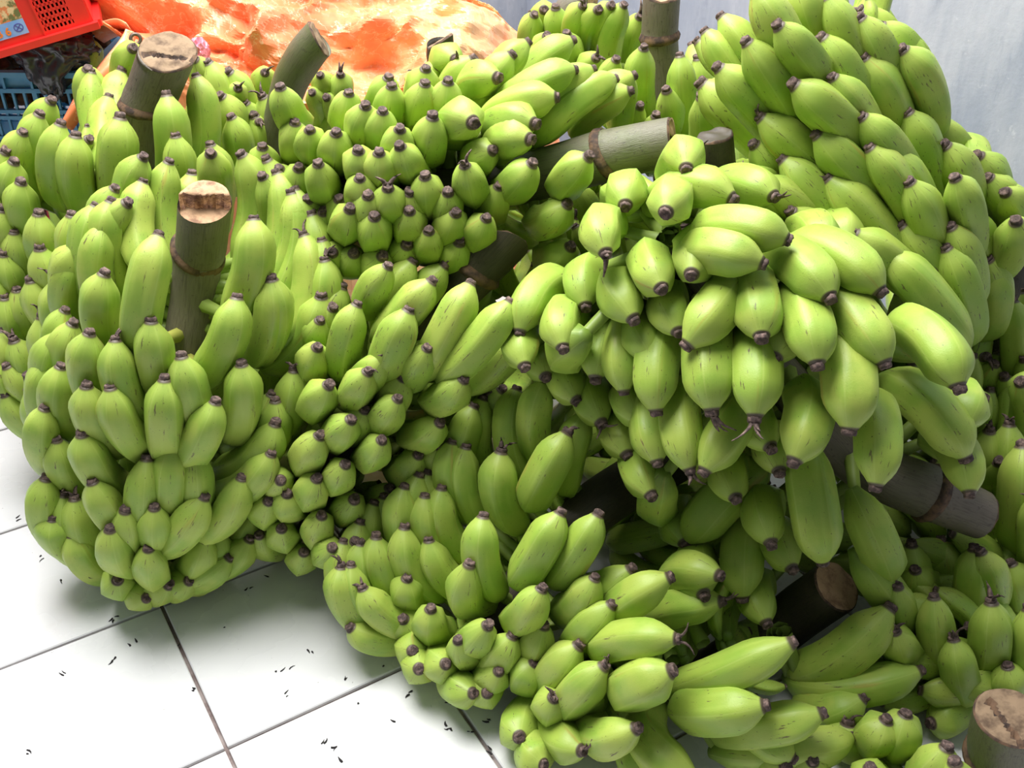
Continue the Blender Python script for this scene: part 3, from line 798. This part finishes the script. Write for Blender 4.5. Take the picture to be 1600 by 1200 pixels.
# ------------------------------------------------------------------ banana bunches
# every fruit seen, plus some hidden dz filler added to close bright gaps: blossom end, base end, then options
#   b / m: on the far side / middle of the bunch, w: thickness, k: bow, x: dry flower left on, L: length, dz: deeper
def rows(txt):
    out = []
    for ln in txt.replace(';', '\n').split('\n'):
        tk = ln.split()
        if not tk: continue
        r = [float(q) for q in tk[:4]]; o = {}
        for q in tk[4:]:
            if q in 'bm': o['m'] = q
            elif q == 'h': o['h'] = 1
            elif q[0] == 'x': o['x'] = int(q[1:])
            elif q[0] == 'w': o['w'] = float(q[1:])
            elif q[0] == 'k': o['k'] = float(q[1:])
            elif q[0] == 'L': o['L'] = float(q[1:])
            elif q[:2] == 'dz': o['dz'] = float(q[2:])
            elif q[0] == '@': o['bd'] = tuple(float(z) for z in q[1:].split(','))
        r.append(o); out.append(r)
    return out

# A: front left, upright on the tiles
bunch('upright green banana bunch with split sawn stalk standing front left on white tiles',
 ((312, 400, 1.36), (236, 925, 1.22)), [(0, .15), (.25, .20), (.6, .19), (.85, .135), (1, .075)], rows('''
150 321 170 500; 160 352 188 520; 174 314 207 480; 200 316 213 430 m; 122 386 142 490 m; 119 402 140 530; 163 427 192 550; 248 367 215 555 w1.05
102 484 125 610; 114 505 130 610; 140 520 165 625; 180 530 234 665; 236 501 263 612; 283 556 314 662; 370 464 306 592 w1.1 x0; 377 568 363 662
91 522 106 600; 95 572 130 670; 77 565 95 660; 135 602 197 700; 172 605 243 702; 257 592 262 705; 337 627 292 692; 425 615 345 705
430 661 330 735; 424 708 325 770; 486 334 432 525; 474 366 428 550 x1; 502 374 455 540; 507 405 445 560 x1; 502 462 415 572 w1.1; 422 436 383 565; 460 577 400 690; 430 625 380 720
229 716 227 805; 268 695 262 788 dz.03; 302 700 300 780 dz.03; 128 678 207 768; 88 686 150 757; 70 637 95 700; 72 747 98 800; 100 772 120 822 x1; 116 778 165 837; 144 752 200 803
196 796 226 838; 241 792 252 838; 319 776 278 812; 378 746 328 802; 82 809 130 887 x1; 112 834 175 892; 172 826 216 872; 232 856 246 892; 358 871 300 905; 390 842 330 880
395 805 345 850 h; 322 842 270 890 h; 345 832 315 882 h; 184 906 216 922; 154 933 205 930; 230 934 242 945; 264 913 240 922; 296 907 262 932
224 245 226 400 b; 180 294 186 440 m; 199 317 210 440 m; 224 283 230 430 b; 264 252 270 430 b; 329 239 333 390 b; 377 241 366 420 b; 416 249 396 440 b; 432 269 405 465 m
460 296 418 492; 396 341 355 502 w1.15; 425 435 390 560; 410 275 390 420 b; 300 270 300 420 b; 455 300 415 470 m
'''), dict(L=.165, r=.0268, rb=.07, k=.14, td=-.02, ml=lambda x, y: 0 if y > 780 and 150 < x < 330 else 118, bulge=(0, -.3, -1), ow=1.3, deep=[((450, 560, 1.50), (400, 780, 1.45), .14, 4)], nh=6, wither=.08),
 dict(path=[(320, 318, 1.335, .036), (314, 385, 1.35, .036), (308, 402, 1.355, .037), (302, 470, 1.342, .033), (291, 545, 1.322, .034), (262, 760, 1.265, .030), (238, 915, 1.22, .014)],
      face=(.06, .5, .85), fd=.25, split=('step', .05, .12), rings=[8], mat='stalk_grey'), 11)

# B: behind it at the left edge
bunch('green banana bunch at the left edge with thick leaning grey stalk before the blue crate',
 ((215, 235, 1.68), (85, 650, 1.60)), [(0, .17), (.3, .235), (.7, .20), (1, .10)], rows('''
137 107 168 228 b w1.1 k.05; 80 157 97 280 m; 62 178 87 305; 95 193 112 325; 118 211 147 335 w1.05; 140 217 152 320 m; 188 183 182 315 w1.1; 36 206 56 295; 8 236 32 335; 22 252 62 355; 33 284 78 385
3 326 32 385; 60 333 102 402; 21 361 62 432; 112 335 126 402; 62 387 107 452; 5 396 47 452; 48 437 92 482; 26 452 62 502; 6 464 47 522; 66 494 88 540; 21 531 67 572; 4 514 27 562
70 548 84 590; 10 571 52 592; 43 586 77 602; 8 615 62 652 x1; 45 609 74 642; -12 430 32 482; -15 300 25 360; -10 560 30 600; 85 440 100 510
260 148 264 295; 306 118 300 285; 325 97 325 260 b; 357 112 354 240 b; 383 160 370 270; 361 182 352 305; 397 180 388 265 m; 328 225 330 300; 303 92 296 210 b; 208 75 197 190 b; 190 110 180 200 b
274 211 270 330; 410 150 395 250 b; 345 150 345 270 b; 240 150 235 260 b; 170 150 172 260 b
'''), dict(L=.18, r=.0285, rb=.07, k=.14, td=-.015, ml=115, bulge=(0, -.3, -1), ow=1.3, nh=6, wither=.12),
 dict(path=[(262, 82, 1.64, .042), (240, 140, 1.66, .041), (228, 172, 1.665, .041), (222, 240, 1.68, .037), (190, 340, 1.66, .036), (90, 620, 1.6, .016)],
      face=(.10, .42, .9), fd=.2, split=('crack', .05, -.22), rings=[9], mat='stalk_grey', cut='cut_dry', tilt=(-.25, .15, 0)), 23)

# C: small one behind the tall bent grey stalk
bunch('small green banana bunch with bent grey-green stalk in front of orange tarpaulin',
 ((428, 235, 1.80), (420, 420, 1.80)), [(0, .10), (.4, .12), (1, .10)], rows('''
414 113 420 205 m; 372 138 398 205; 500 117 498 200 b; 487 144 500 215; 510 152 515 220; 405 190 412 260 m; 532 116 506 215 b
'''), dict(L=.16, r=.024, rb=.06, k=.10, nh=3, fr=.55, fmin=2, wither=.3),
 dict(path=[(497, 62, 1.74, .030), (478, 85, 1.745, .031), (455, 125, 1.76, .030), (440, 175, 1.775, .028), (430, 222, 1.785, .027), (427, 236, 1.79, .031), (424, 330, 1.80, .026)],
      face=(.8, .25, -.1), fd=.55, split=False, rings=[24], mat='stalk_green', cut='cut_dry'), 31)

# D: middle of the heap, lying, cut end to the right
bunch('green banana bunch lying across the top middle with ringed olive stalk pointing right',
 ((850, 275, 1.50), (520, 300, 1.46)), [(-.35, .13), (0, .15), (.4, .165), (.8, .15), (1, .11)], rows('''
461 191 470 262; 484 202 507 252; 525 207 537 264; 545 145 532 215; 571 165 562 245; 598 173 597 262; 607 121 577 180; 612 134 607 210; 665 107 642 175; 664 130 642 225; 625 201 617 265; 676 182 662 265
700 127 690 205; 740 92 700 195; 712 93 690 155 m; 560 235 580 285; 592 238 607 292; 625 228 665 285; 467 262 482 302; 497 255 535 302; 562 278 577 322; 606 293 622 342; 664 275 682 332; 726 257 752 312 x1
740 192 715 247 w1.15; 778 122 720 200 w1.1; 800 85 745 195; 825 66 755 185 m; 895 63 800 165; 898 109 775 185; 870 152 760 200 w1.1; 927 108 820 205; 960 123 830 230; 990 118 890 215 m; 985 142 900 215; 836 194 745 240 w1.1; 829 218 755 262 w1.1; 832 255 762 312 w1.1; 920 245 862 325 dz-.05
481 311 532 312; 547 326 532 352; 585 338 590 372; 640 329 642 372; 712 332 692 372; 760 340 722 377; 636 382 617 372; 718 378 672 397 x1; 553 395 542 362; 519 394 522 352; 598 400 587 372; 887 319 802 345 w1.05; 892 385 822 395 w1.05
438 136 500 220 x0; 410 229 442 285; 436 262 470 300; 530 310 545 330; 505 330 540 340; 575 305 590 330; 700 300 690 340; 640 300 650 340; 780 290 760 330 dz.04; 670 360 665 390; 770 235 740 290 dz.03
'''), dict(L=.14, r=.0265, rb=.06, k=.15, td=-.012, bs=.6, bulge=lambda x, y: (0, -.75, -.6) if x < 735 and y < 400 and x != 712 else (-.1, -.5, .4) if y < 250 else (-.2, -.7, -.35), ow=.25, deep=[((800, 420, 1.66), (840, 690, 1.52), .14, 5), ((880, 290, 1.74), (960, 420, 1.68), .11, 3)], nh=5, wither=.06),
 dict(path=[(1050, 222, 1.46, .036), (960, 240, 1.465, .037), (943, 244, 1.468, .039), (860, 268, 1.48, .038), (760, 290, 1.49, .036), (520, 300, 1.47, .015)],
      face=(.75, .05, .35), fd=.6, split=('crack', .4, 0), rings=[8], mat='stalk_green', tilt=(.1, .25, 0)), 41)

# E: middle, leaning, below D
bunch('spotted green banana bunch leaning in the middle shade with obliquely cut brown stalk',
 ((690, 480, 1.34), (455, 805, 1.22)), [(-.3, .14), (0, .155), (.4, .165), (.8, .13), (1, .09)], rows('''
607 415 567 512; 645 408 595 520 m; 695 415 625 500 m; 675 439 590 535; 535 447 527 552; 558 475 542 592; 600 560 548 605 h; 639 484 602 592 w1.15; 735 443 657 592 w1.05; 797 471 690 592; 668 543 622 612; 496 542 512 602
575 580 547 637; 514 601 492 642; 725 592 650 622; 785 608 700 652; 812 525 720 602 h; 622 622 577 662; 688 660 612 672; 549 655 517 682; 597 687 562 712; 654 710 602 732; 500 680 477 732; 540 725 522 742
495 747 492 772; 439 750 457 712; 449 771 477 792; 420 782 442 792; 554 780 527 772; 609 762 572 772; 503 805 500 832; 520 855 507 832; 475 862 477 848; 405 835 470 842; 440 825 472 817; 555 845 560 802
500 500 520 560 m; 520 480 530 540 m; 570 640 560 680 dz.03; 630 590 600 640 dz.03; 690 700 640 720 dz.03; 818 580 785 640 dz.10; 830 640 790 680 dz.12
'''), dict(wear=.95, L=.15, r=.0258, rb=.06, k=.13, td=-.012, bs=.7, bulge=(-.35, -.7, -.45), ow=.25, deep=[((660, 600, 1.50), (560, 780, 1.40), .12, 4)], nh=5, wither=.05),
 dict(path=[(772, 388, 1.36, .040), (748, 415, 1.355, .037), (738, 428, 1.352, .037), (700, 475, 1.345, .031), (640, 550, 1.33, .032), (520, 720, 1.26, .028), (455, 805, 1.22, .012)],
      face=(.1, .85, -.55), fd=.3, split=False, rings=[8], mat='stalk_dark'), 53)

# F: front middle, tail on the floor
bunch('green banana bunch reaching down to the floor in the front middle, dark stalk behind it',
 ((930, 790, 1.16), (725, 1045, 1.00)), [(-.3, .16), (0, .175), (.45, .165), (.8, .125), (1, .085)], rows('''
755 622 765 742; 741 635 732 702; 808 608 832 762 w1.1; 850 595 855 700; 887 676 832 782 w1.05; 915 645 900 712 dz.03; 706 690 727 782; 728 698 765 822; 783 705 812 802 w1.15; 655 742 667 802; 668 737 692 802; 632 760 647 822; 690 762 742 862; 664 774 702 852
600 775 642 852; 585 785 602 852; 755 806 777 897 w1.05; 632 823 682 902; 670 843 732 902; 563 815 582 872; 588 838 642 922; 537 845 562 912; 563 848 602 932; 533 885 562 942; 548 882 592 942; 734 880 805 915 k.28 w1.1; 876 801 817 897 w1.05; 935 803 867 902; 636 903 662 942
566 918 632 962; 847 919 812 952; 547 980 617 987; 630 967 672 997; 673 951 702 987; 763 976 752 972; 716 999 752 1002; 801 993 792 1002; 850 977 842 987; 655 1045 692 1032; 697 1037 702 1022; 645 1017 682 1012; 780 1048 747 1042; 740 1083 707 1052; 762 1082 757 1062
930 902 855 960
'''), dict(L=.15, r=.0258, rb=.06, k=.15, td=-.015, bs=.8, bulge=(-.3, -.65, -.55), ow=.25, ml=lambda x, y: 128 if (y < 880 or x < 600) and not (720 < x < 770 and y > 850) else 60 if y < 1000 else 0, deep=[((1150, 790, 1.30), (930, 850, 1.24), .13, 5), ((1020, 690, 1.44), (890, 720, 1.40), .12, 4)], nh=5, wither=.08),
 dict(path=[(1060, 715, 1.24, .036), (990, 752, 1.20, .038), (920, 800, 1.155, .038), (850, 870, 1.11, .036), (725, 1040, 1.00, .014)],
      split=False, mat='stalk_dark'), 61)

# G: the big drooping one on top
bunch('large drooping banana bunch on top of the heap, right of centre, tips hanging down',
 ((1290, 640, 1.16), (1050, 380, 1.20)), [(-.5, .20), (0, .225), (.5, .225), (.9, .16), (1, .13)], rows('''
977 322 995 300 k.1; 1040 333 1047 305 k.1; 1072 265 1015 320 k.2; 947 397 985 342; 915 480 970 412; 1034 452 1010 370 k.1; 1080 430 1073 352 k.08; 991 500 985 432; 812 520 892 442; 880 545 932 472; 1073 540 1135 455 k.24 w1.1; 1192 412 1082 410 k.25
1145 311 1008 345 k.2; 1231 375 1085 375 k.2; 1210 308 1095 312 k.12; 1190 527 1163 418 w1.05 k.08; 820 574 872 512; 853 590 887 532; 930 592 985 502; 975 613 1012 482; 1025 643 1062 500; 1112 642 1112 495 w1.1 x2; 1180 652 1170 525 w1.05 x2; 902 627 907 562; 940 662 957 592; 980 712 987 622
1027 723 1032 602; 1078 735 1077 602 x2; 1100 737 1165 642; 1018 775 1022 692; 1040 790 1037 702; 1076 845 1195 728 w1.2; 1070 850 1082 772; 1240 722 1240 615 w1.1; 1160 935 1182 800 w1.1; 1198 975 1202 882; 1100 930 1112 852; 1277 570 1222 462 w1.05 k.13; 1297 466 1192 392 w1.05 k.09; 1376 456 1228 388 k.16
1383 568 1268 455 w1.05 k.13; 1327 672 1297 520 w1.2; 1368 760 1345 622; 1497 605 1392 507 w1.1; 1508 715 1370 585 w1.15; 1510 665 1430 602; 1285 877 1255 690 w1.15; 1238 890 1225 802; 1205 850 1215 762 h; 1385 893 1330 762 dz.06; 1397 945 1330 852 dz.08; 1325 378 1240 345 k.12 dz.06; 1290 388 1205 362 k.12 dz.06; 1515 772 1440 690 dz.03
900 560 930 500 dz.03; 1020 560 1020 480 dz.03; 1150 780 1170 720 dz.04; 1060 520 1060 440 dz.03; 1210 560 1190 480 dz.03; 1000 660 1010 590 dz.03; 1218 738 1230 680 dz.09; 1205 700 1190 640 dz.09
'''), dict(L=.15, r=.028, rb=.08, k=.19, bs=.62, bulge=(-.1,-.45,.85), deep=[((1060, 560, 1.56), (900, 740, 1.48), .14, 4), ((1110, 300, 1.52), (1200, 600, 1.42), .15, 4), ((1400, 490, 1.54), (1440, 800, 1.34), .15, 6)], nh=4, fmin=.3, fr=.8, wither=.12),
 dict(path=[(1532, 804, 1.10, .034), (1470, 778, 1.105, .037), (1448, 768, 1.108, .039), (1370, 735, 1.12, .037), (1290, 670, 1.15, .036), (1060, 390, 1.20, .016)],
      face=(.8, -.2, -.2), fd=.6, split=False, rings=[9], mat='stalk_grey', cut='cut_dry'), 71)

# H: upper right against the wall
bunch('green banana bunch leaning at upper right against the grey plaster wall, tips to upper left',
 ((1265, 60, 1.52), (1490, 470, 1.42)), [(-.3, .17), (0, .20), (.5, .20), (.85, .15), (1, .10)], rows('''
1101 48 1172 165 m; 1127 25 1202 145 m; 1166 65 1232 175; 1122 105 1202 195; 1096 130 1192 225 w1.2; 1187 183 1290 275 w1.1; 1177 225 1232 285; 1215 40 1277 135; 1240 132 1327 215 w1.05; 1275 210 1357 305 w1.05; 1284 58 1342 185; 1343 28 1382 155; 1350 90 1397 215; 1402 50 1432 185 m x1; 1410 77 1442 185
1346 182 1402 275; 1418 175 1442 295 w1.05; 1358 230 1422 345; 1455 195 1492 275 m x1; 1502 225 1512 265 b x2; 1476 227 1492 322; 1528 243 1542 332 m; 1544 277 1562 362 m; 1492 277 1502 372; 1420 284 1442 385 w1.05; 1222 249 1322 362 w1.1; 1293 278 1387 392 w1.1; 1186 280 1272 342 x1
1408 352 1472 455; 1485 354 1502 452; 1333 364 1412 432; 1386 396 1472 502 w1.05; 1478 387 1502 497; 1544 404 1532 472; 1550 417 1532 502 w1.05; 1587 345 1542 412; 1570 300 1567 352 m; 1180 -15 1237 122 w1.1; 1245 -25 1272 102 w1.1; 1290 -5 1332 142; 1345 15 1402 132 m; 1375 40 1425 140 m
1150 258 1192 300 m; 1235 330 1290 380; 1300 120 1350 220 dz.03; 1390 240 1430 330 dz.03; 1250 260 1320 340 dz.03; 1510 330 1520 420 dz.03
'''), dict(wear=.65, L=.19, r=.0275, rb=.07, k=.09, bs=1.35, bulge=(.4, -.7, .4), ow=.5, nh=5, wither=.12),
 dict(path=[(1215, -40, 1.54, .035), (1228, 5, 1.535, .035), (1265, 60, 1.52, .034), (1490, 460, 1.42, .015)],
      split=False, mat='stalk_grey', cut='cut_dry'), 83)

# I: back centre, upright, cut off by the top of the picture
bunch('upright green banana bunch at the back centre with tall ringed stalk before white wall',
 ((1040, 150, 1.80), (1045, 420, 1.74)), [(-.35, .11), (0, .15), (.5, .17), (1, .12)], rows('''
963 92 972 205; 1006 74 1017 205; 1041 140 1052 235; 1062 86 1062 235; 1090 90 1082 245; 1080 70 1090 175 b; 1095 150 1077 255; 1000 165 992 245; 1000 25 987 165 b; 975 7 952 155 m; 932 90 942 150; 911 8 917 115 b; 935 15 942 105 b
985 120 985 220; 1025 180 1030 260; 1110 130 1095 220 m; 955 8 948 120 b
'''), dict(L=.20, r=.026, rb=.06, k=.10, nh=4, wither=.1),
 dict(path=[(1034, -8, 1.80, .031), (1031, 45, 1.80, .031), (1031, 62, 1.80, .031), (1038, 140, 1.80, .028), (1042, 260, 1.79, .027), (1045, 420, 1.74, .014)],
      face=(0, .3, .5), fd=.8, split=False, rings=[9], mat='stalk_grey'), 97)

# P, Q, R: hardly more than their stalks show
bunch('banana bunch farthest back by the white wall, stalk bent sideways at the top edge',
 ((880, 40, 2.00), (880, 190, 2.00)), [(0, .10), (.5, .12), (1, .1)], rows('''
835 22 860 115; 850 15 872 85 m; 868 11 886 95; 855 55 870 115; 885 52 890 135
'''), dict(L=.19, r=.027, rb=.05, k=.10, nh=3, fr=.6),
 dict(path=[(924, 4, 1.98, .022), (905, 6, 1.985, .025), (885, 22, 1.99, .028), (878, 60, 2.0, .028), (880, 190, 2.0, .02)],
      face=(.7, -.3, .5), fd=.6, split=False, mat='stalk_grey'), 101)
bunch('banana bunch hidden behind the middle one, only its slanting brown stump against tarpaulin',
 ((690, 115, 1.78), (700, 230, 1.74)), [(0, .08), (.5, .10), (1, .1)], rows('''
685 103 672 160; 710 98 700 160
'''), dict(L=.14, r=.024, rb=.05, k=.10, nh=2, fr=.6),
 dict(path=[(688, 66, 1.77, .022), (689, 85, 1.775, .025), (691, 110, 1.78, .024), (697, 200, 1.75, .02)],
      face=(-.55, .6, .1), fd=.35, split=False, mat='stalk_dark', cut='cut_dry'), 103)
bunch('banana bunch buried between the others, only a dark square-cut stump in shadow',
 ((1125, 280, 1.47), (1140, 400, 1.40)), [(0, .09), (.5, .11), (1, .1)], rows('''
1083 238 1080 300 x2; 1146 262 1150 320; 1165 275 1195 320 x1; 1185 310 1225 350 x1; 985 285 1040 320 m; 960 300 1010 330 m
'''), dict(L=.15, r=.024, rb=.05, k=.10, nh=2, fr=.7),
 dict(path=[(1117, 214, 1.40, .0255), (1120, 250, 1.40, .026), (1124, 285, 1.40, .026), (1134, 380, 1.40, .02)],
      split=False, mat='stalk_dark', cut='stalk_dark'), 107)

# J: bottom, lying
bunch('green banana bunch lying along the bottom edge with round pale cut stalk end',
 ((1180, 990, .97), (900, 1120, .90)), [(-.4, .14), (0, .16), (.5, .16), (.85, .12), (1, .09)], rows('''
1047 902 962 990; 987 889 925 945; 957 944 915 1002; 1128 940 1015 977 x1; 1058 998 935 1022 x1; 1125 900 1060 935 dz.03; 905 1008 868 1077; 835 1036 832 1122; 945 1040 892 1112 x1; 866 1089 902 1115 x1; 1050 1048 985 1078 w1.2; 1240 1003 1050 1077 w1.05 L.22
1390 950 1228 1062 w1.2 L.21; 1438 1048 1210 1102 L.23; 1350 1090 1240 1122; 1285 1114 1105 1152 L.21; 1195 1102 1062 1102 w1.1; 996 1137 922 1112; 910 1173 882 1122; 812 1152 852 1152; 850 1195 837 1232; 1090 1222 1033 1108 k.3 w1.15 @-1,-.3; 1000 1232 950 1162; 1330 1152 1110 1175; 1240 1185 1120 1200 L.2
930 1060 950 1090 dz.03; 1010 1010 980 1040 dz.03; 1150 1060 1080 1090 dz.04; 880 1040 880 1090 dz.03
'''), dict(L=.16, r=.027, rb=.07, k=.18, bulge=lambda x, y: (-.5, -.65, -.35) if x < 1000 else (0, -.5, .75), ow=.3, nh=4, fmin=.5, wither=.14),
 dict(path=[(1306, 917, 1.03, .037), (1255, 952, 1.05, .038), (1190, 1000, 1.045, .037), (1050, 1080, .98, .03), (900, 1130, .92, .012)],
      face=(.45, .50, .70), fd=.15, split=False, mat='stalk_dark', cut='cut'), 109)

# K, L, N, O: the dim bunches along the right edge
bunch('dim green banana bunch in shadow at lower right, upright tips behind the corner stump',
 ((1490, 920, 1.08), (1500, 1130, 1.0)), [(-.3, .12), (0, .16), (.5, .17), (1, .13)], rows('''
1522 857 1502 982; 1470 845 1482 960 m; 1424 850 1440 945; 1459 932 1472 1042; 1549 940 1532 1052 w1.05; 1398 985 1422 1042 x1; 1402 915 1427 982; 1490 998 1502 1112 x2; 1574 1040 1552 1132; 1607 950 1590 1082; 1430 890 1447 942 m; 1532 862 1540 962 m; 1455 1130 1465 1180; 1580 880 1580 980 m
'''), dict(L=.17, r=.0265, rb=.08, k=.12, bulge=(0, -.6, -.5), ow=.4, deep=[((1330, 800, 1.25), (1560, 900, 1.16), .12, 5), ((1400, 1010, 1.03), (1600, 1060, .97), .10, 4)], nh=4, fmin=.2, wither=.1), None, 113)
bunch("pale green banana bunch at the right edge beyond the drooping bunch's stalk end",
 ((1580, 700, 1.24), (1590, 900, 1.20)), [(-.3, .12), (0, .14), (.5, .16), (1, .13)], rows('''
1594 596 1592 695; 1546 672 1547 802; 1577 662 1572 822; 1598 695 1590 862 w1.2; 1537 622 1532 690; 1620 680 1620 800; 1560 720 1555 830 m; 1615 780 1610 880
'''), dict(L=.20, r=.028, rb=.07, k=.10, nh=3, fmin=.2), None, 127)
bunch('shaded banana bunch behind the upper right one, dark stalk at the right edge',
 ((1570, 500, 1.52), (1560, 680, 1.42)), [(-.3, .12), (0, .13), (.5, .14), (1, .12)], rows('''
1583 470 1587 600; 1603 455 1612 600; 1545 480 1542 572 m; 1564 495 1527 512 L.1; 1540 557 1480 525 w1.2; 1555 568 1532 650; 1569 588 1577 660; 1518 640 1500 700; 1600 560 1600 650
'''), dict(L=.17, r=.026, rb=.06, k=.10, nh=3, fmin=.2, wither=.3),
 dict(path=[(1594, 328, 1.54, .034), (1582, 390, 1.54, .034), (1570, 470, 1.52, .034), (1562, 640, 1.44, .02)], split=False, mat='stalk_dark', cut='cut_dry'), 131)
bunch('green banana bunch in the bottom right corner with thick stump cut and split open',
 ((1560, 1240, .80), (1400, 1330, .72)), [(-.4, .13), (0, .15), (.5, .15), (1, .1)], rows('''
1415 1115 1392 1202 w1.1; 1325 1130 1320 1232 w1.1 x1; 1480 1167 1432 1222; 1270 1188 1242 1232; 1228 1197 1195 1232; 1385 1125 1342 1202; 1492 1190 1500 1242; 1360 1200 1360 1260; 1440 1230 1430 1290
'''), dict(L=.16, r=.027, rb=.08, k=.16, bulge=(-.2, -.7, -.4), ow=.3, nh=3, fmin=.3),
 dict(path=[(1578, 1122, .80, .041), (1572, 1165, .80, .044), (1565, 1240, .80, .042), (1500, 1300, .77, .03)],
      face=(.05, .5, .45), fd=.6, split=('crack', 1.2, -.25), rings=[6], mat='stalk_green', cut='cut_dry'), 137)

settle()
for f in FRUIT: build_fruit(f)
